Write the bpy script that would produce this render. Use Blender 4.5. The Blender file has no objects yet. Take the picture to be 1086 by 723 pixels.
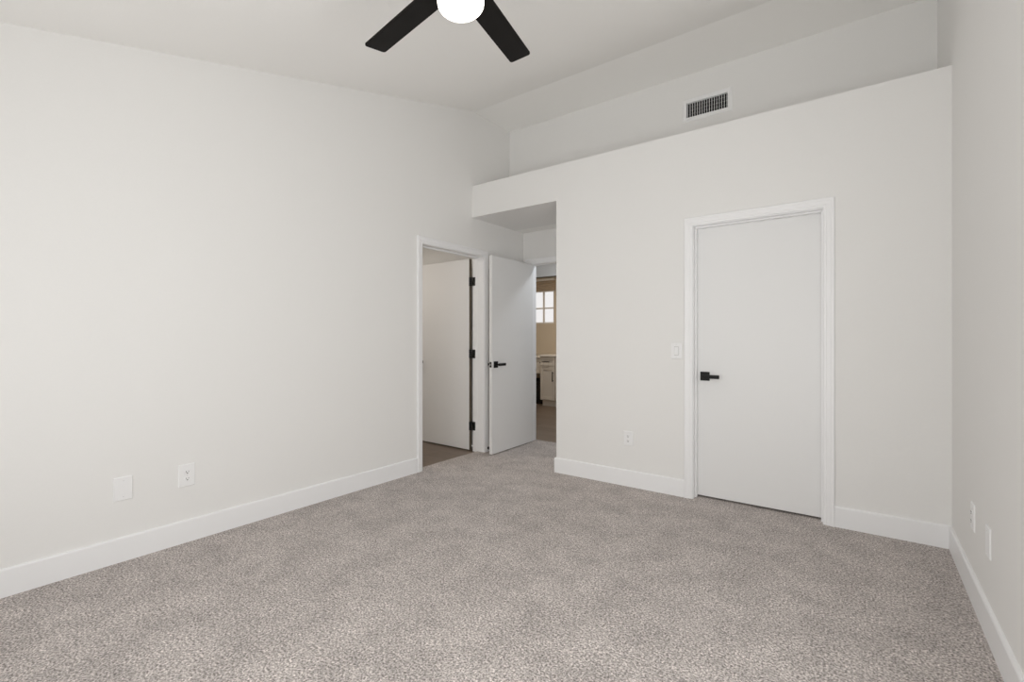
import bpy, bmesh, math, random
from mathutils import Vector, Matrix

S = bpy.context.scene
COL = S.collection
random.seed(4)

# ------------------------------------------------------------------ camera
H = 1.19                       # lens height above the carpet
YAW = 0.6355
F_PX = 502.39
cam_d = bpy.data.cameras.new('camera')
cam = bpy.data.objects.new('camera', cam_d)
COL.objects.link(cam)
cam.location = (0, 0, H)
cam.rotation_euler = (math.pi / 2, 0, YAW)
cam_d.sensor_width = 36.0
cam_d.lens = F_PX / 1086 * 36.0
cam_d.shift_y = -2.585 / 1086
cam_d.clip_start = 0.02
S.camera = cam

# ------------------------------------------------------------------ world, daylight, exposure
S.view_settings.view_transform = 'Standard'
S.view_settings.look = 'None'
S.view_settings.gamma = 1.0
S.view_settings.use_curve_mapping = False
S.view_settings.exposure = 0.04
S.cycles.use_denoising = True
S.cycles.diffuse_bounces = 8
S.cycles.max_bounces = 12

wd = bpy.data.worlds.new('daylight_sky')
S.world = wd
wd.use_nodes = True
wd.node_tree.nodes['Background'].inputs['Color'].default_value = (0.97, 0.955, 0.95, 1)
wd.node_tree.nodes['Background'].inputs['Strength'].default_value = 0.95


def area(name, loc, rot, sx, sy, power, color, spread=math.pi):
    d = bpy.data.lights.new(name, 'AREA')
    d.shape = 'RECTANGLE'
    d.size, d.size_y = sx, sy
    d.energy = power
    d.color = color
    d.spread = spread
    o = bpy.data.objects.new(name, d)
    COL.objects.link(o)
    o.location = loc
    o.rotation_euler = rot
    return o


# daylight through the two bedroom windows behind the photographer
DAY = (0.985, 0.996, 0.978)
area('window_daylight', (-0.205, -0.60, 1.22), (math.radians(106), 0, 0), 0.87, 1.74, 14.0, DAY)
area('window_daylight', (-1.25, -0.60, 1.22), (math.radians(106), 0, 0), 0.96, 1.74, 16.5, DAY)
area('window_daylight', (-2.35, -0.60, 1.22), (math.radians(106), 0, 0), 0.90, 1.74, 3, DAY)  # weak light of a third window, added to lift the lower left wall
# daylight through the side window, just out of frame on the right
area('window_daylight', (0.412 + 0.15, 0.95, 1.27), (math.radians(102), 0, math.pi / 2), 1.70, 1.64, 21, DAY)

# ------------------------------------------------------------------ measured room
XL, XR, YF, YK, YB = -3.184, 0.412, 3.634, 4.271, -0.45
TL = 0.145                     # left wall thickness
TF = 0.115
ZS, ZT = 2.419, 2.737          # soffit underside, ledge top
ZC, YC, SL = 3.505, 3.67, 0.26   # flat ceiling, crease, pitch
XA = -2.189                    # alcove's right side
YA = 4.54                      # alcove back wall
BH, BT = 0.1306, 0.014


def zc(y):
    return ZC - SL * (YC - y) if y < YC else ZC


# ------------------------------------------------------------------ materials
def new_mat(name):
    m = bpy.data.materials.new(name)
    m.use_nodes = True
    nt = m.node_tree
    b = nt.nodes['Principled BSDF']
    return m, nt, b


def N(nt, typ, **kw):
    n = nt.nodes.new(typ)
    for k, v in kw.items():
        setattr(n, k, v)
    return n


def paint(name, col, rough=0.6, scale=140, bump=0.05, var=0.015, spec=0.3):
    m, nt, b = new_mat(name)
    tc = N(nt, 'ShaderNodeTexCoord')
    nz = N(nt, 'ShaderNodeTexNoise')
    nz.inputs['Scale'].default_value = scale
    nz.inputs['Detail'].default_value = 3
    nt.links.new(tc.outputs['Object'], nz.inputs['Vector'])
    mix = N(nt, 'ShaderNodeMixRGB')
    mix.inputs['Color1'].default_value = (*[c * (1 - var) for c in col], 1)
    mix.inputs['Color2'].default_value = (*[min(1, c * (1 + var)) for c in col], 1)
    nt.links.new(nz.outputs['Fac'], mix.inputs['Fac'])
    nt.links.new(mix.outputs['Color'], b.inputs['Base Color'])
    bp = N(nt, 'ShaderNodeBump')
    bp.inputs['Strength'].default_value = bump
    bp.inputs['Distance'].default_value = 0.002
    nt.links.new(nz.outputs['Fac'], bp.inputs['Height'])
    nt.links.new(bp.outputs['Normal'], b.inputs['Normal'])
    b.inputs['Roughness'].default_value = rough
    b.inputs['Specular IOR Level'].default_value = spec
    return m


M = {}
M['wall'] = paint('wall_paint', (0.822, 0.816, 0.805), 0.75, 160, 0.06)
M['ceil'] = paint('ceiling_paint', (0.90, 0.892, 0.875), 0.85, 120, 0.08)
M['trim'] = paint('trim_enamel', (0.88, 0.882, 0.892), 0.38, 40, 0.01, 0.004, 0.45)
M['door'] = paint('door_enamel', (0.81, 0.81, 0.81), 0.42, 60, 0.012, 0.004, 0.45)
M['edge'] = paint('dark_gap_shade', (0.16, 0.135, 0.10), 0.7, 90, 0.1, 0.15)  # dark tone that paints shade in at the hinge gap and header
M['bath_wall'] = paint('tan_wall_paint', (0.62, 0.545, 0.44), 0.75, 120, 0.05)
M['plate'] = paint('white_plastic', (0.865, 0.865, 0.87), 0.35, 30, 0.0, 0.003, 0.5)
M['black'] = paint('matte_black_metal', (0.006, 0.0055, 0.0055), 0.45, 300, 0.02, 0.1, 0.25)
M['gap'] = paint('rocker_gap_shade', (0.50, 0.50, 0.49), 0.5, 40, 0.0)
M['slot'] = paint('dark_slot', (0.05, 0.05, 0.052), 0.6, 50, 0.0)
M['steel'] = paint('brushed_steel', (0.75, 0.74, 0.72), 0.25, 200, 0.02)
M['steel'].node_tree.nodes['Principled BSDF'].inputs['Metallic'].default_value = 0.9
M['duct'] = paint('dark_duct_metal', (0.05, 0.05, 0.048), 0.7, 60, 0.03)
M['blade'] = paint('espresso_blade_finish', (0.006, 0.005, 0.0045), 0.6, 90, 0.03, 0.2, 0.2)
M['cab'] = paint('cabinet_enamel', (0.72, 0.68, 0.62), 0.45, 60, 0.01, 0.004, 0.4)
M['quartz'] = paint('pale_quartz', (0.80, 0.77, 0.72), 0.25, 60, 0.0, 0.03, 0.5)
M['stool'] = paint('dark_upholstery', (0.02, 0.018, 0.016), 0.8, 260, 0.3, 0.3)
M['vinyl'] = paint('white_window_frame', (0.80, 0.79, 0.77), 0.45, 40, 0.0)
M['rubber'] = paint('black_rubber', (0.010, 0.010, 0.010), 0.7, 100, 0.05)

# carpet: flecked cut pile
m, nt, b = new_mat('taupe_carpet')
tc = N(nt, 'ShaderNodeTexCoord')
vo = N(nt, 'ShaderNodeTexVoronoi')
vo.inputs['Scale'].default_value = 160
nz = N(nt, 'ShaderNodeTexNoise')
nz.inputs['Scale'].default_value = 125
nz.inputs['Detail'].default_value = 4
nz.inputs['Roughness'].default_value = 0.65
big = N(nt, 'ShaderNodeTexNoise')
big.inputs['Scale'].default_value = 5.0
big.inputs['Detail'].default_value = 5
big.inputs['Roughness'].default_value = 0.6
for n in (vo, nz, big):
    nt.links.new(tc.outputs['Object'], n.inputs['Vector'])
sep = N(nt, 'ShaderNodeSeparateColor')
nt.links.new(vo.outputs['Color'], sep.inputs['Color'])
ramp = N(nt, 'ShaderNodeValToRGB')
ramp.color_ramp.elements[0].position = 0.37
ramp.color_ramp.elements[0].color = (0.22, 0.196, 0.180, 1)
ramp.color_ramp.elements[1].position = 0.62
ramp.color_ramp.elements[1].color = (0.76, 0.70, 0.675, 1)
nt.links.new(nz.outputs['Fac'], ramp.inputs['Fac'])
fl = N(nt, 'ShaderNodeMixRGB', blend_type='MULTIPLY')
fl.inputs['Fac'].default_value = 1.0
mr = N(nt, 'ShaderNodeMapRange')
mr.inputs['To Min'].default_value = 0.72
mr.inputs['To Max'].default_value = 1.28
nt.links.new(sep.outputs['Red'], mr.inputs['Value'])
nt.links.new(ramp.outputs['Color'], fl.inputs['Color1'])
nt.links.new(mr.outputs['Result'], fl.inputs['Color2'])
bm_ = N(nt, 'ShaderNodeMapRange')
bm_.inputs['From Min'].default_value = 0.35
bm_.inputs['From Max'].default_value = 0.62
bm_.inputs['To Min'].default_value = 0.86
bm_.inputs['To Max'].default_value = 1.05
nt.links.new(big.outputs['Fac'], bm_.inputs['Value'])
fl2 = N(nt, 'ShaderNodeMixRGB', blend_type='MULTIPLY')
fl2.inputs['Fac'].default_value = 1.0
nt.links.new(fl.outputs['Color'], fl2.inputs['Color1'])
nt.links.new(bm_.outputs['Result'], fl2.inputs['Color2'])
nt.links.new(fl2.outputs['Color'], b.inputs['Base Color'])
bp = N(nt, 'ShaderNodeBump')
bp.inputs['Strength'].default_value = 0.55
bp.inputs['Distance'].default_value = 0.006
nt.links.new(nz.outputs['Fac'], bp.inputs['Height'])
nt.links.new(bp.outputs['Normal'], b.inputs['Normal'])
b.inputs['Roughness'].default_value = 0.95
b.inputs['Specular IOR Level'].default_value = 0.1
M['carpet'] = m

# wood-look plank tile
m, nt, b = new_mat('wood_plank_tile')
tc = N(nt, 'ShaderNodeTexCoord')
bk = N(nt, 'ShaderNodeTexBrick')
bk.inputs['Scale'].default_value = 1.0
bk.inputs['Brick Width'].default_value = 1.2
bk.inputs['Row Height'].default_value = 0.2
bk.inputs['Mortar Size'].default_value = 0.003
bk.inputs['Color1'].default_value = (0.150, 0.110, 0.080, 1)
bk.inputs['Color2'].default_value = (0.195, 0.145, 0.110, 1)
bk.inputs['Mortar'].default_value = (0.12, 0.09, 0.07, 1)
nt.links.new(tc.outputs['Object'], bk.inputs['Vector'])
mp = N(nt, 'ShaderNodeMapping')
mp.inputs['Scale'].default_value = (3, 40, 1)
nt.links.new(tc.outputs['Object'], mp.inputs['Vector'])
gr = N(nt, 'ShaderNodeTexNoise')
gr.inputs['Scale'].default_value = 2.0
gr.inputs['Detail'].default_value = 5
nt.links.new(mp.outputs['Vector'], gr.inputs['Vector'])
mx = N(nt, 'ShaderNodeMixRGB', blend_type='OVERLAY')
mx.inputs['Fac'].default_value = 0.35
nt.links.new(bk.outputs['Color'], mx.inputs['Color1'])
nt.links.new(gr.outputs['Fac'], mx.inputs['Color2'])
nt.links.new(mx.outputs['Color'], b.inputs['Base Color'])
b.inputs['Roughness'].default_value = 0.42
M['plank'] = m

# woven shade
m, nt, b = new_mat('woven_bamboo')
tc = N(nt, 'ShaderNodeTexCoord')
wv = N(nt, 'ShaderNodeTexNoise')
mp = N(nt, 'ShaderNodeMapping')
mp.inputs['Scale'].default_value = (6, 6, 90)
nt.links.new(tc.outputs['Object'], mp.inputs['Vector'])
nt.links.new(mp.outputs['Vector'], wv.inputs['Vector'])
wv.inputs['Scale'].default_value = 3
rp = N(nt, 'ShaderNodeValToRGB')
rp.color_ramp.elements[0].color = (0.34, 0.27, 0.20, 1)
rp.color_ramp.elements[1].color = (0.56, 0.46, 0.36, 1)
nt.links.new(wv.outputs['Fac'], rp.inputs['Fac'])
nt.links.new(rp.outputs['Color'], b.inputs['Base Color'])
b.inputs['Roughness'].default_value = 0.8
M['woven'] = m


def emit(name, col, strength):
    m, nt, b = new_mat(name)
    b.inputs['Base Color'].default_value = (0.9, 0.9, 0.88, 1)
    b.inputs['Emission Color'].default_value = (*col, 1)
    b.inputs['Emission Strength'].default_value = strength
    b.inputs['Roughness'].default_value = 0.35
    return m


M['dome'] = emit('lit_opal_glass', (1.0, 0.93, 0.84), 4.0)
M['lampglass'] = emit('added_lamp_glass', (1.0, 0.86, 0.72), 7.0)

m, nt, b = new_mat('window_glass')
tr = N(nt, 'ShaderNodeBsdfTransparent')
gl = N(nt, 'ShaderNodeBsdfGlossy')
gl.inputs['Roughness'].default_value = 0.02
mxs = N(nt, 'ShaderNodeMixShader')
mxs.inputs['Fac'].default_value = 0.05
nt.links.new(tr.outputs[0], mxs.inputs[1])
nt.links.new(gl.outputs[0], mxs.inputs[2])
nt.links.new(mxs.outputs[0], nt.nodes['Material Output'].inputs['Surface'])
M['glass'] = m


# ------------------------------------------------------------------ mesh helpers
def box(bm, x0, x1, y0, y1, z0, z1):
    vs = [bm.verts.new(p) for p in ((x0, y0, z0), (x1, y0, z0), (x1, y1, z0), (x0, y1, z0),
                                    (x0, y0, z1), (x1, y0, z1), (x1, y1, z1), (x0, y1, z1))]
    for f in ((3, 2, 1, 0), (4, 5, 6, 7), (0, 1, 5, 4), (1, 2, 6, 5), (2, 3, 7, 6), (3, 0, 4, 7)):
        bm.faces.new([vs[i] for i in f])
    return vs


def loft(bm, rings, cap=True, closed=True):
    R = [[bm.verts.new(p) for p in r] for r in rings]
    n = len(R[0])
    for a, b_ in zip(R, R[1:]):
        for i in range(n if closed else n - 1):
            j = (i + 1) % n
            bm.faces.new((a[i], a[j], b_[j], b_[i]))
    if cap:
        bm.faces.new(list(reversed(R[0])))
        bm.faces.new(R[-1])
    return R


def prism_x(bm, prof, x0, x1):
    """prof: list of (y, z), extruded along x"""
    loft(bm, [[(x0, y, z) for y, z in prof], [(x1, y, z) for y, z in prof]])


def lathe(bm, prof, centre, axis='z', seg=48):
    cx, cy, cz = centre
    rings = []
    for r, h in prof:
        ring = []
        for k in range(seg):
            a = 2 * math.pi * k / seg
            u, v = r * math.cos(a), r * math.sin(a)
            if axis == 'z':
                ring.append((cx + u, cy + v, cz + h))
            elif axis == 'y':
                ring.append((cx + u, cy + h, cz + v))
            else:
                ring.append((cx + h, cy + u, cz + v))
        rings.append(ring)
    loft(bm, rings)


def obj(name, bm, mat, parent=None, bevel=0.0, smooth=None, seg=2):
    bmesh.ops.recalc_face_normals(bm, faces=bm.faces[:])
    me = bpy.data.meshes.new(name)
    bm.to_mesh(me)
    bm.free()
    o = bpy.data.objects.new(name, me)
    COL.objects.link(o)
    me.materials.append(M[mat])
    if parent is not None:
        o.parent = parent
        o.matrix_parent_inverse = Matrix.Identity(4)
        # meshes are written in the parent's own frame
    if smooth:
        for p in me.polygons:
            p.use_smooth = True
        try:
            me.set_sharp_from_angle(angle=math.radians(smooth))
        except Exception:
            pass
    if bevel:
        md = o.modifiers.new('rounding', 'BEVEL')
        md.width = bevel
        md.segments = seg
        md.limit_method = 'ANGLE'
        md.angle_limit = math.radians(40)
    return o


def tag(o, label, cat, group=None, kind=None):
    o['label'] = label
    o['category'] = cat
    if group:
        o['group'] = group
    if kind:
        o['kind'] = kind
    return o


def thing(name, label, cat, loc=(0, 0, 0), rot=(0, 0, 0), group=None, kind=None):
    o = bpy.data.objects.new(name, None)
    COL.objects.link(o)
    o.location = loc
    o.rotation_euler = rot
    o.empty_display_size = 0.1
    return tag(o, label, cat, group, kind)


def struct(name, bm, mat, label, cat, bevel=0.0, smooth=None):
    return tag(obj(name, bm, mat, None, bevel, smooth), label, cat, None, 'structure')


def BM():
    return bmesh.new()


# ------------------------------------------------------------------ bedroom shell
# left wall with the open doorway
LD0, LD1, LDH = 2.954, 3.810, 2.045
bm = BM()
J = 0.018


def side_wall(bm, x0, x1, y0, y1, zlo=0.0):
    ys = [y0] + ([YC] if y0 < YC < y1 else []) + [y1]
    prism_x(bm, [(y0, zlo), (y1, zlo)] + [(y, zc(y)) for y in reversed(ys)], x0, x1)


side_wall(bm, XL - TL, XL, YB - 0.12, LD0 - J)
side_wall(bm, XL - TL, XL, LD0 - J, LD1 + J, LDH + J)
side_wall(bm, XL - TL, XL, LD1 + J, YK + 0.1)
box(bm, XL - TL, XL, YK + 0.1, YA + 0.12, 0, ZS + 0.1)
struct('wall_left', bm, 'wall', 'long white painted wall with the open doorway and two low plates', 'wall')

bm = BM()
SW0, SW1, SZ0, SZ1 = 0.10, 1.80, 0.45, 2.09
side_wall(bm, XR, XR + 0.12, YB - 0.12, SW0)
side_wall(bm, XR, XR + 0.12, SW1, YK + 0.1)
side_wall(bm, XR, XR + 0.12, SW0, SW1, SZ1)
box(bm, XR, XR + 0.12, SW0, SW1, 0, SZ0)
struct('wall_right', bm, 'wall', 'plain white side wall at the right edge of the photo', 'wall')

# closet wall, deep soffit above it, alcove cheek
CD0, CD1, CDH = -1.004, -0.200, 2.024
bm = BM()
box(bm, XA, CD0 - J, YF, YF + TF, 0, ZS)
box(bm, CD0 - J, CD1 + J, YF, YF + TF, CDH + J, ZS)
box(bm, CD1 + J, XR, YF, YF + TF, 0, ZS)
box(bm, XA, XA + 0.115, YF + TF, YA, 0, ZS)
box(bm, XL, XR, YF, YK, ZS, ZT)
struct('wall_front', bm, 'wall', 'white wall holding the closed door, with a deep plant ledge on top', 'wall')

# upper wall behind the ledge, with a hole for the air vent
VX0, VX1, VZ0, VZ1 = -1.240, -0.900, 3.127, 3.257
bm = BM()
box(bm, XL, VX0, YK, YK + 0.1, ZS, ZC)
box(bm, VX1, XR, YK, YK + 0.1, ZS, ZC)
box(bm, VX0, VX1, YK, YK + 0.1, ZS, VZ0)
box(bm, VX0, VX1, YK, YK + 0.1, VZ1, ZC)
struct('wall_upper', bm, 'wall', 'shaded white upper wall set back above the ledge, holding the air vent', 'wall')

bm = BM()
box(bm, XA + 0.115, XR, YK, YK + 0.05, 0, ZS)
struct('wall_closet', bm, 'wall', 'back wall inside the closet behind the closed door', 'wall')

# window wall behind the camera
bm = BM()
zt = zc(YB - 0.12) + 0.0
wx = [(-2.80, -1.90), (-1.73, -0.77), (-0.64, 0.23)]
W0, W1 = 0.35, 2.09
y0, y1 = YB - 0.12, YB
box(bm, XL, wx[0][0], y0, y1, 0, zt)
box(bm, wx[0][1], wx[1][0], y0, y1, 0, zt)
box(bm, wx[1][1], wx[2][0], y0, y1, 0, zt)
box(bm, wx[2][1], XR, y0, y1, 0, zt)
for a, c in wx:
    box(bm, a, c, y0, y1, 0, W0)
    box(bm, a, c, y0, y1, W1, zt)
struct('wall_back', bm, 'wall', 'white window wall behind the camera', 'wall')
for k, (a, c) in enumerate(wx):
    bm = BM()
    for q in ((a, a + 0.05, W0, W1), (c - 0.05, c, W0, W1), (a + 0.05, c - 0.05, W0, W0 + 0.05), (a + 0.05, c - 0.05, W1 - 0.05, W1),
              ((a + c) / 2 - 0.02, (a + c) / 2 + 0.02, W0 + 0.05, W1 - 0.05)):
        box(bm, q[0], q[1], YB - 0.10, YB - 0.05, q[2], q[3])
    struct('window_%d' % (k + 2), bm, 'vinyl', ['added leftmost', 'middle', 'rightmost'][k] + ' white framed bedroom window behind the camera', 'window', 0.004)

bm = BM()
for q in ((SW0, SW0 + 0.05, SZ0, SZ1), (SW1 - 0.05, SW1, SZ0, SZ1), (SW0 + 0.05, SW1 - 0.05, SZ0, SZ0 + 0.05), (SW0 + 0.05, SW1 - 0.05, SZ1 - 0.05, SZ1),
          ((SW0 + SW1) / 2 - 0.02, (SW0 + SW1) / 2 + 0.02, SZ0 + 0.05, SZ1 - 0.05)):
    box(bm, XR + 0.05, XR + 0.10, q[0], q[1], q[2], q[3])
struct('window_5', bm, 'vinyl', 'white framed side window beside the camera', 'window', 0.004)

# ceiling: pitched from the window wall up to a crease, then flat
bm = BM()
ya = YB - 0.12
prism_x(bm, [(ya, zc(ya)), (YC, ZC), (YK + 0.1, ZC), (YK + 0.1, ZC + 0.12), (YC, ZC + 0.12), (ya, zc(ya) + 0.12)], XL - TL, XR + 0.12)
struct('ceiling', bm, 'ceil', 'white vaulted ceiling sloping up to a flat strip above the ledge', 'ceiling')

# carpet (bedroom, alcove, doorway strip, closet)
bm = BM()
T0 = -0.02
box(bm, XL, XR, YB, YF, T0, 0)
box(bm, XL, XA, YF, YA, T0, 0)
box(bm, -3.08, -2.30, YA, 4.655, T0, 0)
box(bm, XL - 0.085, XL, LD0, LD1, T0, 0)
box(bm, CD0, CD1, YF, YF + TF, T0, 0)
box(bm, XA + 0.115, XR, YF + TF, YK, T0, 0)
tag(obj('floor', bm, 'carpet'), 'grey taupe flecked cut pile carpet covering the bedroom', 'carpet', None, 'structure')


# ------------------------------------------------------------------ baseboards
def base_run(name, pts, label, end=None):
    """pts: run of wall-face points (x, y); profile grows to the left of travel"""
    prof = [(0, 0), (BT, 0), (BT, BH - 0.008), (BT - 0.003, BH - 0.002), (BT - 0.006, BH), (0, BH)]
    P = [Vector(p) for p in pts]
    rings = []
    for i, p in enumerate(P):
        d0 = (P[i] - P[i - 1]).normalized() if i else (P[1] - P[0]).normalized()
        d1 = (P[i + 1] - P[i]).normalized() if i < len(P) - 1 else d0
        n0, n1 = Vector((-d0.y, d0.x)), Vector((-d1.y, d1.x))
        n = n0 if i in (0, len(P) - 1) else (n0 + n1) / (1 + n0.dot(n1))
        rings.append([(p.x + n.x * u, p.y + n.y * u, z) for u, z in prof])
    bm = BM()
    loft(bm, rings)
    return struct(name, bm, 'trim', label, 'baseboard', 0, 25)


base_run('baseboard_left', [(XL, LD0 - 0.062), (XL, YB)], 'long white baseboard running below the two low plates', )
base_run('baseboard_alcove', [(XL, YA), (XL, LD1 + 0.063)], 'short white baseboard hidden behind the ajar door')
base_run('baseboard_front', [(CD0 - 0.061, YF), (XA, YF), (XA, YA)], 'white baseboard from the alcove corner to the closed door casing')
base_run('baseboard_closet', [(XR, YF), (CD1 + 0.064, YF)], 'short white baseboard between the closed door casing and the side wall')
base_run('baseboard_right', [(XR, YB), (XR, YF - BT)], 'white baseboard along the plain side wall')
base_run('baseboard_back', [(XL + BT, YB), (XR - BT, YB)], 'white baseboard below the bedroom windows')


# ------------------------------------------------------------------ door casings and jambs
CAS = [(0.004, 0.0), (0.004, 0.008), (0.008, 0.011), (0.020, 0.0115), (0.023, 0.0145), (0.044, 0.0165), (0.048, 0.019), (0.060, 0.020), (0.064, 0.017), (0.064, 0.0)]


def casing(bm, a0, a1, zt, place, z0=0.0, width=0.064):
    """place(a, depth, z): wall coordinates to world"""
    k = width / 0.064
    rings = []
    for (a, z, ox, oz) in ((a0, z0, -1, 0), (a0, zt, -1, 1), (a1, zt, 1, 1), (a1, z0, 1, 0)):
        rings.append([place(a + ox * u * k, t, z + oz * u * k) for u, t in CAS])
    loft(bm, rings)


# trim of the closed door
bm = BM()
casing(bm, CD0, CD1, CDH, lambda a, t, z: (a, YF - t, z))
t1 = struct('trim_1', bm, 'trim', 'white moulded casing around the closed door', 'door casing')
bm = BM()
box(bm, CD0 - J, CD0, YF, YF + TF, 0, CDH)
box(bm, CD1, CD1 + J, YF, YF + TF, 0, CDH)
box(bm, CD0 - J, CD1 + J, YF, YF + TF, CDH, CDH + J)
ST0, ST1 = YF + 0.036, YF + 0.074
obj('jamb', bm, 'trim', t1)
bm = BM()
box(bm, CD0, CD0 + 0.011, ST0, ST1, 0, CDH - 0.011)
box(bm, CD1 - 0.011, CD1, ST0, ST1, 0, CDH - 0.011)
box(bm, CD0, CD1, ST0, ST1, CDH - 0.011, CDH)
obj('stop_moulding', bm, 'trim', t1, 0.002)

# trim of the open doorway in the left wall
bm = BM()
casing(bm, LD0, LD1, LDH, lambda a, t, z: (XL + t, a, z), 0, 0.062)
t2 = struct('trim_2', bm, 'trim', 'white casing around the open doorway in the long wall', 'door casing')
bm = BM()
box(bm, XL - TL, XL, LD0 - J, LD0, T0, LDH)
box(bm, XL - TL, XL, LD1, LD1 + J, T0, LDH)
box(bm, XL - TL, XL, LD0 - J, LD1 + J, LDH, LDH + J)
obj('jamb', bm, 'trim', t2)
bm = BM()
sx0, sx1 = XL - TL + 0.037, XL - TL + 0.072
box(bm, sx0, sx1, LD0, LD0 + 0.011, 0, LDH - 0.011)
box(bm, sx0, sx1, LD1 - 0.004, LD1, 0, LDH - 0.004)
box(bm, sx0, sx1, LD0, LD1, LDH - 0.011, LDH)
obj('stop_moulding', bm, 'trim', t2, 0.002)

# ------------------------------------------------------------------ rooms beyond
AD0, AD1, ADH = -3.085, -2.30, 2.045          # alcove doorway
bm = BM()
box(bm, XL, AD0 - J, YA, YA + 0.12, 0, ZS)
box(bm, AD1 + J, XA + 0.115, YA, YA + 0.12, 0, ZS)
box(bm, AD0 - J, AD1 + J, YA, YA + 0.12, ADH + J, ZS)
struct('wall_alcove', bm, 'wall', 'white wall above the far doorway at the back of the alcove', 'wall')
bm = BM()
casing(bm, AD0, AD1, ADH, lambda a, t, z: (a, YA - t, z), 0, 0.062)
t3 = struct('trim_3', bm, 'trim', 'white casing around the far doorway at the back of the alcove', 'door casing')
bm = BM()
box(bm, AD0 - J, AD0, YA, YA + 0.12, T0, ADH)
box(bm, AD1, AD1 + J, YA, YA + 0.12, T0, ADH)
box(bm, AD0 - J, AD1 + J, YA, YA + 0.12, ADH, ADH + J)
obj('jamb', bm, 'trim', t3)

# hall
HX0, HX1, HY1 = -4.05, -1.2, 5.66
bm = BM()
box(bm, XL, HX1, YK + 0.1, YA, ZS, ZS + 0.1)
box(bm, HX0, HX1, YA, HY1 + 0.12, ZS, ZS + 0.1)
struct('ceiling_hall', bm, 'ceil', 'flat low ceiling over the alcove and the hall beyond', 'ceiling')
BX0, BX1, BY1 = -5.55, -2.6, 7.72
BO0, BO1, BOH = -3.92, -2.95, 2.066
bm = BM()
box(bm, BX0, BO0, HY1, HY1 + 0.12, 0, ZS)
box(bm, BO1, HX1, HY1, HY1 + 0.12, 0, ZS)
box(bm, BO0, BO1, HY1, HY1 + 0.12, BOH, ZS)
struct('wall_hall', bm, 'wall', 'grey lit wall strip above the bathroom opening beyond the far doorway', 'wall')
bm = BM()
box(bm, HX0 - 0.1, HX0, YA + 0.12, HY1, 0, ZS)
box(bm, HX0 - 0.1, XL - TL, YA, YA + 0.12, 0, ZS)
struct('wall_hall_left', bm, 'wall', 'plain end wall of the hall beyond the ajar door', 'wall')
bm = BM()
box(bm, HX1, HX1 + 0.1, YA, HY1 + 0.12, 0, ZS)
box(bm, XA + 0.115, HX1, YA, YA + 0.1, 0, ZS)
struct('wall_hall_right', bm, 'wall', 'plain end wall of the hall behind the closet', 'wall')

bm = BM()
box(bm, BO0, BO1, HY1 + 0.002, HY1 + 0.035, BOH - 0.016, BOH)  # dark strip draws the header's shaded underside in colour
struct('header_shade_strip', bm, 'edge', 'dark strip standing in for shade under the header above the bathroom opening', 'trim')

# bathroom
bm = BM()
box(bm, HX0 - 0.1, HX1, 4.655, HY1, -0.04, -0.008)
box(bm, BX0, BX1, HY1, BY1, -0.04, -0.008)
struct('floor_bathroom', bm, 'plank', 'brown wood look plank floor beyond the far doorway', 'floor')
WX0, WX1, WZ0, WZ1 = -5.29, -4.70, 1.475, 2.12
bm = BM()
box(bm, BX0, WX0, BY1, BY1 + 0.12, 0, ZS)
box(bm, WX1, BX1, BY1, BY1 + 0.12, 0, ZS)
box(bm, WX0, WX1, BY1, BY1 + 0.12, 0, WZ0)
box(bm, WX0, WX1, BY1, BY1 + 0.12, WZ1, ZS)
struct('wall_bathroom', bm, 'bath_wall', 'tan bathroom wall holding the small divided window', 'wall')
bm = BM()
box(bm, BX0 - 0.1, BX0, HY1, BY1 + 0.12, 0, ZS)
struct('wall_bathroom_left', bm, 'bath_wall', 'tan side wall of the bathroom past the small window', 'wall')
bm = BM()
box(bm, BX1, BX1 + 0.1, HY1 + 0.12, BY1 + 0.12, 0, ZS)
struct('wall_bathroom_right', bm, 'bath_wall', 'tan side wall of the bathroom past the vanity', 'wall')
bm = BM()
box(bm, BX0, BX1, HY1 + 0.12, BY1 + 0.12, ZS, ZS + 0.1)
struct('ceiling_bathroom', bm, 'ceil', 'flat white bathroom ceiling', 'ceiling')

# bathroom window: frame, muntins, pane
w = thing('window_1', 'small bright divided bathroom window seen through the far doorway', 'window', (0, 0, 0), kind='structure')
bm = BM()
fy0, fy1 = BY1 + 0.02, BY1 + 0.075
box(bm, WX0, WX0 + 0.03, fy0, fy1, WZ0, WZ1)
box(bm, WX1 - 0.03, WX1, fy0, fy1, WZ0, WZ1)
box(bm, WX0 + 0.03, WX1 - 0.03, fy0, fy1, WZ0, WZ0 + 0.03)
box(bm, WX0 + 0.03, WX1 - 0.03, fy0, fy1, WZ1 - 0.03, WZ1)
obj('window_frame', bm, 'vinyl', w, 0.003)
bm = BM()
mxx = -4.955
box(bm, mxx - 0.018, mxx + 0.018, fy0 + 0.01, fy0 + 0.04, WZ0 + 0.03, WZ1 - 0.03)
mzz = 1.775
box(bm, WX0 + 0.03, mxx - 0.018, fy0 + 0.01, fy0 + 0.04, mzz - 0.014, mzz + 0.014)
box(bm, mxx + 0.018, WX1 - 0.03, fy0 + 0.01, fy0 + 0.04, mzz - 0.014, mzz + 0.014)
obj('muntin', bm, 'vinyl', w, 0.003)
bm = BM()
box(bm, WX0 + 0.03, WX1 - 0.03, fy0 + 0.042, fy0 + 0.046, WZ0 + 0.03, WZ1 - 0.03)
obj('pane', bm, 'glass', w)

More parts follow.
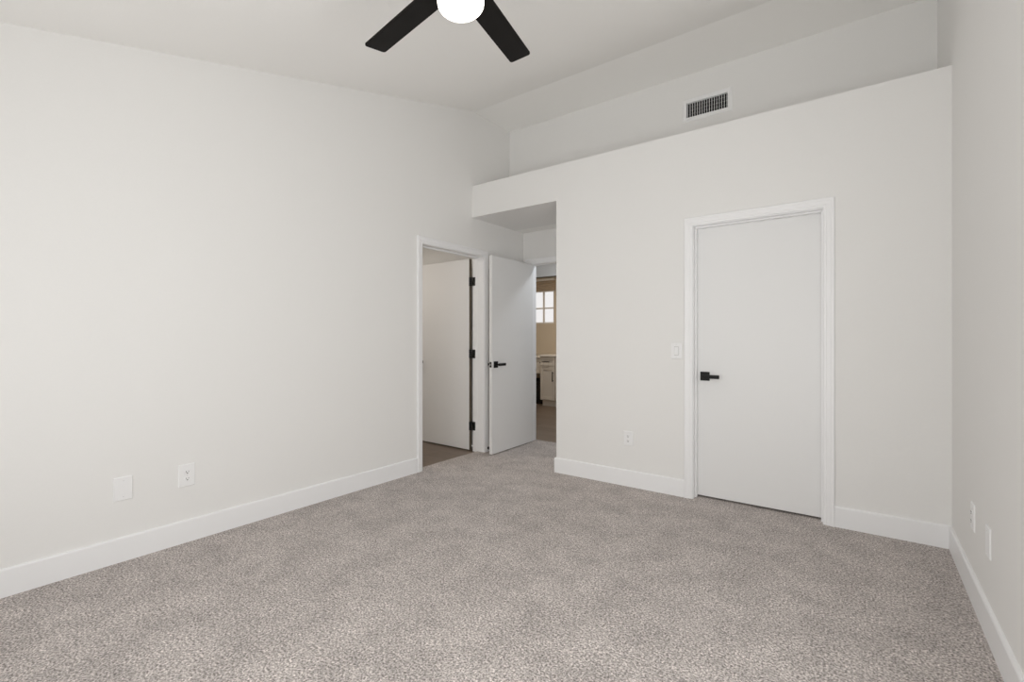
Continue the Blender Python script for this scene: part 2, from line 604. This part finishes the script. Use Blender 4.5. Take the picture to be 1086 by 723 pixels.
# woven shade raised above that window
t = thing('woven_shade', 'brown woven shade pulled up above the small bathroom window', 'window shade', (0, BY1, 0))
bm = BM()
box(bm, WX0 - 0.04, -4.655, -0.075, 0, 2.295, 2.330)
obj('headrail', bm, 'vinyl', t, 0.004)
bm = BM()
prof = []
for k in range(25):
    z = 2.297 - 0.200 * k / 24
    prof.append((-0.022 - 0.006 * math.sin(k * math.pi / 3) - 0.0006 * k, z))
back = [(y + 0.012, z) for y, z in reversed(prof)]
prism_x(bm, prof + back, WX0 - 0.03, -4.665)
obj('folded_slats', bm, 'woven', t)
bm = BM()
box(bm, WX0 - 0.03, -4.665, -0.045, -0.022, 2.084, 2.098)
obj('bottom_rail', bm, 'vinyl', t, 0.003)

# closet/bath room behind the open doorway
RX0, RY0, RY1 = -5.7, 1.5, 3.98
bm = BM()
box(bm, RX0, XL - TL, RY0, RY1, -0.04, -0.008)
box(bm, XL - TL, XL - 0.085, LD0, LD1, -0.04, -0.008)
struct('floor_passage', bm, 'plank', 'brown wood look floor inside the open doorway', 'floor')
bm = BM()
box(bm, RX0, XL - TL, RY1, RY1 + 0.1, 0, ZS)
struct('wall_passage', bm, 'wall', 'wall behind the open door in the room past the long wall', 'wall')
bm = BM()
box(bm, RX0 - 0.1, RX0, RY0 - 0.1, RY1 + 0.1, 0, ZS)
struct('wall_passage_left', bm, 'wall', 'far end wall of the room past the open doorway', 'wall')
bm = BM()
box(bm, RX0, XL - TL, RY0 - 0.1, RY0, 0, ZS)
struct('wall_passage_near', bm, 'wall', 'near wall of the room past the open doorway', 'wall')
bm = BM()
box(bm, RX0, XL - TL, RY0 - 0.1, RY1 + 0.1, ZS, ZS + 0.1)
struct('ceiling_passage', bm, 'ceil', 'flat ceiling of the room past the open doorway', 'ceiling')


# ------------------------------------------------------------------ door hardware
def lever(parent, loc, face, toward):
    """square rosette lever; face = outward unit axis, toward = lever direction, both in the parent's frame"""
    f, t_ = Vector(face), Vector(toward)
    u = Vector((0, 0, 1))

    def bxx(bm, a0, a1, d0, d1, z0, z1):
        c = [bm.verts.new(Vector(loc) + t_ * a + f * d + u * z) for a, d, z in
             ((a0, d0, z0), (a1, d0, z0), (a1, d1, z0), (a0, d1, z0), (a0, d0, z1), (a1, d0, z1), (a1, d1, z1), (a0, d1, z1))]
        for q in ((3, 2, 1, 0), (4, 5, 6, 7), (0, 1, 5, 4), (1, 2, 6, 5), (2, 3, 7, 6), (3, 0, 4, 7)):
            bm.faces.new([c[i] for i in q])
    bm = BM()
    bxx(bm, -0.033, 0.033, 0, 0.009, -0.033, 0.033)
    r = obj('lever_rosette', bm, 'black', parent, 0.0025)
    bm = BM()
    rings = []
    for d in (0.009, 0.048):
        rings.append([tuple(Vector(loc) + f * d + t_ * (0.010 * math.cos(k * math.pi / 10)) + u * (0.010 * math.sin(k * math.pi / 10))) for k in range(20)])
    loft(bm, rings)
    obj('lever_neck', bm, 'black', parent, 0.001, 40)
    bm = BM()
    bxx(bm, -0.011, 0.110, 0.044, 0.057, -0.0135, 0.0135)
    obj('lever_handle', bm, 'black', parent, 0.003)


# closed door (slab in its own frame: x across, y depth, z up)
SY = YF + 0.0745
d1 = thing('door_1', 'closed flat white door with a black lever, set in the front wall', 'door', (CD0 + 0.003, SY, 0.0), kind='structure')
W_ = CD1 - CD0 - 0.006
bm = BM()
box(bm, 0, W_, 0, 0.035, 0.014, CDH - 0.003)
obj('door_slab', bm, 'door', d1, 0.0015)
lever(d1, (0.0605, 0, 0.909), (0, -1, 0), (1, 0, 0))


def hinge(parent, z, pts_plate_a, pts_plate_b, pin, name='hinge', rk=0.0072):
    bm = BM()
    box(bm, *pts_plate_a, z - 0.045, z + 0.045)
    box(bm, *pts_plate_b, z - 0.045, z + 0.045)
    for k in range(5):
        z0 = z - 0.045 + 0.018 * k
        lathe(bm, [(rk, z0 + 0.0006), (rk, z0 + 0.0174)], (pin[0], pin[1], 0), 'z', 16)
    lathe(bm, [(0.0050, z + 0.0452), (0.0062, z + 0.047), (0.0045, z + 0.050), (0.001, z + 0.051)], (pin[0], pin[1], 0), 'z', 16)
    return obj(name, bm, 'black', parent, 0, 40)


# ajar leaf of the alcove doorway: hinged at the alcove wall, swung back along the long wall
a2 = math.radians(1.6)
d2 = thing('door_2', 'flat white door standing ajar in the alcove, edge on with a black lever', 'door', (-3.080, 4.530, 0.0), (0, 0, a2), kind='structure')
LW = 0.775
bm = BM()
box(bm, 0, 0.035, -LW, 0, 0.010, 2.040)
obj('door_slab', bm, 'door', d2, 0.0015)
lever(d2, (0.035, -LW + 0.0605, 0.923), (1, 0, 0), (0, 1, 0))
lever(d2, (0.0, -LW + 0.0605, 0.923), (-1, 0, 0), (0, 1, 0))
bm = BM()
box(bm, 0.005, 0.030, -LW - 0.0015, -LW + 0.001, 0.895, 0.951)
fp = obj('latch_plate', bm, 'black', d2, 0.001)
fp['label'] = 'black latch plate on the door edge'
bm = BM()
prism = [(-LW - 0.0015, 0.915), (-LW - 0.011, 0.915), (-LW - 0.011, 0.931), (-LW - 0.0015, 0.931)]
prism_x(bm, prism, 0.011, 0.024)
obj('latch_bolt', bm, 'steel', fp, 0.002)
for z in (0.26, 1.027, 1.795):
    hinge(d2, z, (-0.0015, 0.030, -0.0005, 0.0015), (-0.006, -0.004, 0.004, 0.02), (-0.006, 0.004))
bm = BM()
lathe(bm, [(0.006, 0.0), (0.006, -0.022), (0.014, -0.024), (0.0155, -0.030), (0.014, -0.040), (0.008, -0.044)], (0.0, -LW + 0.033, 0.062), 'x', 20)
bp_ = obj('rubber_bumper', bm, 'rubber', d2, 0, 40)
bp_['label'] = 'black rubber door bumper'

# open leaf of the doorway in the long wall: swung away from the bedroom
d3 = thing('door_3', 'flat white door swung open inside the left doorway, with three black hinges', 'door', (XL - TL - 0.034, 3.790, 0.0), (0, 0, math.radians(-1.5)), kind='structure')
bm = BM()
box(bm, -0.846, 0, 0, 0.035, 0.006, 2.040)
obj('door_slab', bm, 'door', d3, 0.0015)
bm = BM()
box(bm, 0.0, 0.0015, 0.001, 0.034, 0.007, 2.039)
eg = obj('hinge_gap_shade', bm, 'edge', d3)  # dark face paints in the shaded gap beside the jamb
eg['label'] = 'hinge edge with dark gap shade painted on'
for z in (0.261, 1.027, 1.795):
    hinge(d3, z, (-0.002, 0.0035, -0.0005, 0.030), (0.034, 0.072, 0.0165, 0.0195), (0.0185, 0.006), rk=0.0135)
lever(d3, (-0.846 + 0.0605, 0, 0.923), (0, -1, 0), (1, 0, 0))


# ------------------------------------------------------------------ wall plates
def plate_frame(name, label, cat, loc, normal_rot, group=None):
    """own frame: x across the wall, -y out of the wall, z up"""
    return thing(name, label, cat, loc, (0, 0, normal_rot), group)


def cover(parent, w, h, hole=None, depth=0.006):
    bm = BM()
    w2, h2 = w / 2, h / 2

    def ring(a, b_, y):
        return [(-a, y, -b_), (a, y, -b_), (a, y, b_), (-a, y, b_)]
    loft(bm, [ring(w2, h2, 0), ring(w2, h2, -0.002), ring(w2 - 0.004, h2 - 0.004, -depth)])
    return obj('cover_plate', bm, 'plate', parent, 0.001)


def screw(parent, x, z, y=-0.006):
    bm = BM()
    lathe(bm, [(0.0032, 0), (0.0032, -0.0008), (0.0022, -0.0014)], (x, y, z), 'y', 14)
    s = obj('screw', bm, 'plate', parent, 0, 40)
    bm = BM()
    box(bm, x - 0.0024, x + 0.0024, y - 0.0017, y - 0.0013, z - 0.0004, z + 0.0004)
    obj('screw_slot', bm, 'slot', s)


def receptacle(parent, z):
    bm = BM()
    n = 28
    pts = []
    for k in range(n):
        a = 2 * math.pi * k / n
        pts.append((0.0168 * math.cos(a), max(-0.0118, min(0.0118, 0.0168 * math.sin(a)))))
    loft(bm, [[(x, -0.005, z + q) for x, q in pts], [(x, -0.0078, z + q) for x, q in pts], [(x * 0.95, -0.0084, z + q * 0.95) for x, q in pts]])
    r = obj('receptacle', bm, 'plate', parent, 0, 35)
    bm = BM()
    box(bm, -0.0078, -0.0053, -0.0092, -0.0083, z - 0.0015, z + 0.0065)
    box(bm, 0.0053, 0.0075, -0.0092, -0.0083, z - 0.0005, z + 0.0060)
    lathe(bm, [(0.0032, 0), (0.0032, -0.0009)], (0, -0.0083, z - 0.0065), 'y', 14)
    obj('slots', bm, 'slot', r)


def outlet(label, loc, rot, w=0.084, h=0.128):
    t = plate_frame('wall_outlet', label, 'outlet', loc, rot, 'wall outlets')
    cover(t, w, h)
    receptacle(t, 0.0195)
    receptacle(t, -0.0195)
    screw(t, 0, 0)
    return t


def blank(label, loc, rot, w=0.084, h=0.126):
    t = plate_frame('blank_plate', label, 'wall plate', loc, rot, 'blank wall plates')
    cover(t, w, h)
    screw(t, 0, 0.042)
    screw(t, 0, -0.042)
    return t


RL, RR = math.pi / 2, -math.pi / 2     # facing +x off the left wall, facing -x off the right wall
outlet('white duplex outlet with dark slots, low on the long wall beside a blank plate', (XL, 1.104, 0.390), RL, 0.086, 0.131)
blank('white blank plate low on the long wall, nearest the camera', (XL, 0.806, 0.387), RL, 0.084, 0.128)
outlet('white duplex outlet low on the front wall between alcove and closed door', (-1.513, YF, 0.385), 0, 0.080, 0.118)
outlet('white duplex outlet seen edge on, low on the side wall near the corner', (XR, 2.985, 0.379), RR, 0.080, 0.124)
blank('white blank plate seen edge on, on the side wall nearer the camera', (XR, 2.662, 0.3755), RR, 0.080, 0.123)

t = plate_frame('light_switch', 'white rocker light switch on the front wall beside the closed door', 'light switch', (-1.128, YF, 1.096), 0)
cover(t, 0.082, 0.122)
bm = BM()
loft(bm, [[(-0.0165, -0.005, -0.033), (0.0165, -0.005, -0.033), (0.0165, -0.005, 0.033), (-0.0165, -0.005, 0.033)],
          [(-0.0165, -0.0078, -0.033), (0.0165, -0.0078, -0.033), (0.0165, -0.0078, 0.033), (-0.0165, -0.0078, 0.033)]])
fr_ = obj('rocker_frame', bm, 'gap', t, 0.0008)  # grey paints in the shade of the gap around the rocker
bm = BM()
loft(bm, [[(-0.0145, -0.0075, -0.030), (0.0145, -0.0075, -0.030), (0.0145, -0.0075, 0.030), (-0.0145, -0.0075, 0.030)],
          [(-0.0145, -0.0115, -0.030), (0.0145, -0.0115, -0.030), (0.0145, -0.0085, 0.030), (-0.0145, -0.0085, 0.030)]])
obj('rocker', bm, 'plate', t, 0.0008)
screw(t, 0, 0.048)
screw(t, 0, -0.048)

# ------------------------------------------------------------------ air vent
t = thing('air_vent', 'white rectangular air vent with dark grille on the upper wall', 'air vent', ((VX0 + VX1) / 2, YK, (VZ0 + VZ1) / 2))
hw, hh = (VX1 - VX0) / 2, (VZ1 - VZ0) / 2
fw, fh = 0.2025, 0.099
bm = BM()


def rr(a, b_, y):
    return [(-a, y, -b_), (a, y, -b_), (a, y, b_), (-a, y, b_)]


R = [rr(fw, fh, 0.0), rr(fw, fh, -0.003), rr(fw - 0.006, fh - 0.006, -0.0075), rr(hw + 0.006, hh + 0.006, -0.0085), rr(hw - 0.001, hh - 0.001, -0.006), rr(hw - 0.001, hh - 0.001, 0.02)]
loft(bm, R, cap=False)
obj('frame', bm, 'plate', t)
bm = BM()
n = 17
for k in range(n):
    x = -hw + 2 * hw * (k + 0.5) / n
    c, s_ = math.cos(0.22), math.sin(0.22)
    pts = [(-0.0019, -0.009), (0.0019, -0.009), (0.0019, 0.009), (-0.0019, 0.009)]
    q = [(x + a * c - b_ * s_, 0.006 + a * s_ + b_ * c) for a, b_ in pts]
    loft(bm, [[(a, b_, -hh + 0.001) for a, b_ in q], [(a, b_, hh - 0.001) for a, b_ in q]])
obj('vertical_louvers', bm, 'plate', t)
bm = BM()
for k in range(4):
    z = -hh + 2 * hh * (k + 0.5) / 4
    prism_x(bm, [(0.040, z - 0.0012), (0.041, z - 0.0024), (0.056, z + 0.0012), (0.055, z + 0.0024)], -hw + 0.001, hw - 0.001)
obj('horizontal_louvers', bm, 'steel', t)
bm = BM()
loft(bm, [rr(hw - 0.0005, hh - 0.0005, 0.021), rr(hw - 0.0005, hh - 0.0005, 0.30)], cap=False)
box(bm, -hw + 0.0005, hw - 0.0005, 0.300, 0.302, -hh + 0.0005, hh - 0.0005)
obj('duct', bm, 'duct', t)

# ------------------------------------------------------------------ ceiling fan
FX, FY, FZ = -1.3332, 1.4417, 2.680
zcl = zc(FY)
fan = thing('ceiling_fan', 'dark five bladed ceiling fan with a lit round dome, hung from the sloped ceiling', 'ceiling fan', (FX - 0.0132, FY - 0.0076, zcl), (0.0303, -0.0530, 0))
o = FZ - zcl        # blade plane below the mount


bm = BM()
lathe(bm, [(0.070, 0.03), (0.070, -0.022), (0.062, -0.052), (0.030, -0.070), (0.020, -0.072)], (0, 0, 0), 'z')
obj('canopy', bm, 'black', fan, 0, 35)
bm = BM()
lathe(bm, [(0.0125, -0.070), (0.0125, o + 0.075)], (0, 0, 0), 'z', 24)
obj('downrod', bm, 'black', fan, 0, 35)
bm = BM()
lathe(bm, [(0.022, o + 0.10), (0.030, o + 0.080), (0.085, o + 0.066), (0.098, o + 0.050), (0.098, o + 0.018), (0.080, o + 0.012), (0.080, o - 0.012), (0.101, o - 0.018), (0.101, o - 0.052), (0.096, o - 0.056)], (0, 0, 0), 'z')
obj('motor_housing', bm, 'black', fan, 0, 35)
bm = BM()
prof = [(0.0935, o - 0.056), (0.0955, o - 0.062), (0.0955, o - 0.112)]
for k in range(1, 9):
    a = k / 8 * math.pi / 2
    prof.append((0.0755 * math.cos(a) + 0.020 * (math.cos(a) ** 0.5) if k < 8 else 0.002, o - 0.112 - 0.044 * math.sin(a)))
lathe(bm, prof, (0, 0, 0), 'z', 64)
dm = obj('light_dome', bm, 'dome', fan, 0, 50)
dm['label'] = 'lit white glass dome'


def blade_mesh():
    bm = BM()
    L0, L1, hw_, th = 0.105, 0.6424, 0.0589, 0.0045
    out = [(L0, -0.050), (L0 + 0.06, -hw_), (L1 - 0.012, -hw_), (L1 - 0.004, -hw_ + 0.004), (L1, -hw_ + 0.012), (L1, hw_ - 0.012), (L1 - 0.004, hw_ - 0.004), (L1 - 0.012, hw_), (L0 + 0.06, hw_), (L0, 0.050)]
    p = math.radians(-6.1)
    c, s_ = math.cos(p), math.sin(p)
    loft(bm, [[(x, y * c - z * s_, y * s_ + z * c) for x, y in out] for z in (-th, th)])
    return bm


def arm_mesh():
    bm = BM()
    p = math.radians(-6.1)
    c, s_ = math.cos(p), math.sin(p)
    out = [(0.070, -0.020), (0.120, -0.024), (0.175, -0.030), (0.180, 0.0), (0.175, 0.030), (0.120, 0.024), (0.070, 0.020)]
    loft(bm, [[(x, y * c - z * s_, y * s_ + z * c) for x, y in out] for z in (0.0046, 0.0095)])
    return bm


for k in range(5):
    bl = obj('blade', blade_mesh(), 'blade', fan, 0.0012)
    bl.location = (0, 0, o)
    bl.rotation_euler = (0, 0, math.radians(174.09 - 72 * k))
    obj('blade_iron', arm_mesh(), 'black', bl, 0.001)

# ------------------------------------------------------------------ bathroom furniture
VY = 7.10
t = thing('vanity_cabinet', 'white shaker vanity cabinet with dark bar pulls beyond the far doorway', 'cabinet', (-4.614, VY, -0.008))
bm = BM()
VW = 0.98
box(bm, 0, VW, 0.019, BY1 - VY - 0.002, 0.105, 0.880)
obj('carcass', bm, 'cab', t, 0.002)
bm = BM()
box(bm, 0.018, VW, 0.060, BY1 - VY - 0.002, 0.0, 0.105)
obj('toe_kick', bm, 'cab', t)


def shaker(parent, name, x0, x1, z0, z1, s_=0.05):
    bm = BM()
    box(bm, x0, x0 + s_, 0, 0.019, z0, z1)
    box(bm, x1 - s_, x1, 0, 0.019, z0, z1)
    box(bm, x0 + s_, x1 - s_, 0, 0.019, z0, z0 + s_)
    box(bm, x0 + s_, x1 - s_, 0, 0.019, z1 - s_, z1)
    box(bm, x0 + s_, x1 - s_, 0.009, 0.019, z0 + s_, z1 - s_)
    return obj(name, bm, 'cab', parent, 0.0012)


def pull(parent, x, z, ln, vertical):
    bm = BM()
    h_ = ln / 2
    if vertical:
        box(bm, x - 0.006, x + 0.006, -0.034, -0.022, z - h_, z + h_)
        for q in (-1, 1):
            box(bm, x - 0.005, x + 0.005, -0.024, 0.0, z + q * (h_ - 0.02) - 0.005, z + q * (h_ - 0.02) + 0.005)
    else:
        box(bm, x - h_, x + h_, -0.034, -0.022, z - 0.006, z + 0.006)
        for q in (-1, 1):
            box(bm, x + q * (h_ - 0.02) - 0.005, x + q * (h_ - 0.02) + 0.005, -0.024, 0.0, z - 0.005, z + 0.005)
    return obj('bar_pull', bm, 'black', parent, 0.002)


dw = shaker(t, 'drawer', 0.006, 0.300, 0.715, 0.862, 0.035)
pull(dw, 0.130, 0.788, 0.150, False)
dr = shaker(t, 'cabinet_door', 0.006, 0.300, 0.115, 0.700, 0.052)
pull(dr, 0.272, 0.530, 0.175, True)
dr = shaker(t, 'cabinet_door', 0.310, 0.640, 0.115, 0.862, 0.052)
pull(dr, 0.612, 0.66, 0.175, True)
dr = shaker(t, 'cabinet_door', 0.645, 0.975, 0.115, 0.862, 0.052)
pull(dr, 0.672, 0.66, 0.175, True)

t = thing('countertop', 'pale stone countertop on the white vanity cabinet', 'countertop', (-4.614, VY, 0.872))
bm = BM()
box(bm, -0.012, VW + 0.01, -0.022, BY1 - VY, 0, 0.030)
obj('slab', bm, 'quartz', t, 0.003)
bm = BM()
box(bm, -0.012, VW + 0.01, BY1 - VY - 0.018, BY1 - VY, 0.030, 0.125)
obj('backsplash', bm, 'quartz', t, 0.002)

t = thing('makeup_desk', 'lower white vanity desk with a round dark knob left of the cabinet', 'vanity desk', (-5.50, VY + 0.10, -0.008))
DW = 0.880
bm = BM()
box(bm, 0, DW - 0.003, -0.015, BY1 - VY - 0.102, 0.845, 0.872)
obj('desk_top', bm, 'quartz', t, 0.003)
bm = BM()
box(bm, 0.04, DW - 0.006, 0.019, 0.45, 0.56, 0.845)
obj('drawer_box', bm, 'cab', t)
dw = shaker(t, 'drawer', 0.045, DW - 0.010, 0.565, 0.835, 0.045)
bm = BM()
lathe(bm, [(0.006, 0), (0.006, -0.012), (0.015, -0.016), (0.016, -0.024), (0.010, -0.029)], (DW - 0.035, 0, 0.765), 'y', 18)
obj('knob', bm, 'black', dw, 0, 40)
bm = BM()
box(bm, 0.0, 0.04, 0, BY1 - VY - 0.102, 0, 0.845)
obj('end_panel', bm, 'cab', t)

t = thing('vanity_stool', 'dark upholstered stool tucked under the lower vanity desk', 'stool', (-4.83, VY + 0.34, -0.008))
bm = BM()
lathe(bm, [(0.17, 0.0), (0.175, 0.02), (0.175, 0.36), (0.168, 0.372)], (0, 0, 0), 'z', 40)
obj('skirt', bm, 'stool', t, 0, 40)
bm = BM()
lathe(bm, [(0.170, 0.372), (0.182, 0.385), (0.182, 0.43), (0.16, 0.452), (0.05, 0.462)], (0, 0, 0), 'z', 40)
obj('seat', bm, 'stool', t, 0, 50)

# added lamps, out of view, that light the other rooms
t = thing('added_wall_light', 'added unseen glass wall light on the end wall of the room past the left doorway', 'added wall lamp', (RX0, 2.15, 2.22))  # added to throw a highlight on the open door
bm = BM()
box(bm, 0, 0.02, -0.30, 0.30, -0.03, 0.03)
obj('backplate', bm, 'black', t, 0.003)
for q in (-0.2, 0.0, 0.2):
    bm = BM()
    lathe(bm, [(0.02, 0.05), (0.055, 0.04), (0.065, 0.0), (0.055, -0.06), (0.03, -0.075)], (0.09, q, 0), 'z', 24)
    obj('glass_shade', bm, 'lampglass', t, 0, 50)
    bm = BM()
    box(bm, 0.018, 0.09, q - 0.008, q + 0.008, 0.042, 0.056)
    obj('arm', bm, 'black', t, 0.002)


def added_disc_light(label, x, y, power, color, size=0.16):
    t = thing('added_ceiling_light', label, 'added ceiling light', (x, y, ZS))
    bm = BM()
    lathe(bm, [(size, 0), (size, -0.012), (size - 0.015, -0.02)], (0, 0, 0), 'z', 32)
    obj('trim_ring', bm, 'plate', t, 0, 40)
    d = bpy.data.lights.new('added_light_glow', 'AREA')
    d.shape = 'DISK'
    d.size = size * 1.6
    d.energy = power
    d.color = color
    l = bpy.data.objects.new('added_light_glow', d)
    COL.objects.link(l)
    l.parent = t
    l.location = (0, 0, -0.025)


added_disc_light('added unseen disc light on the ceiling of the room past the left doorway', -4.35, 2.85, 8.5, (1.0, 0.93, 0.84))
added_disc_light('added unseen disc light on the hall ceiling beyond the far doorway', -2.6, 5.1, 7.5, (0.90, 0.95, 1.0))
added_disc_light('added unseen disc light on the bathroom ceiling beyond the far doorway', -4.2, 6.6, 11.0, (1.0, 0.90, 0.78))
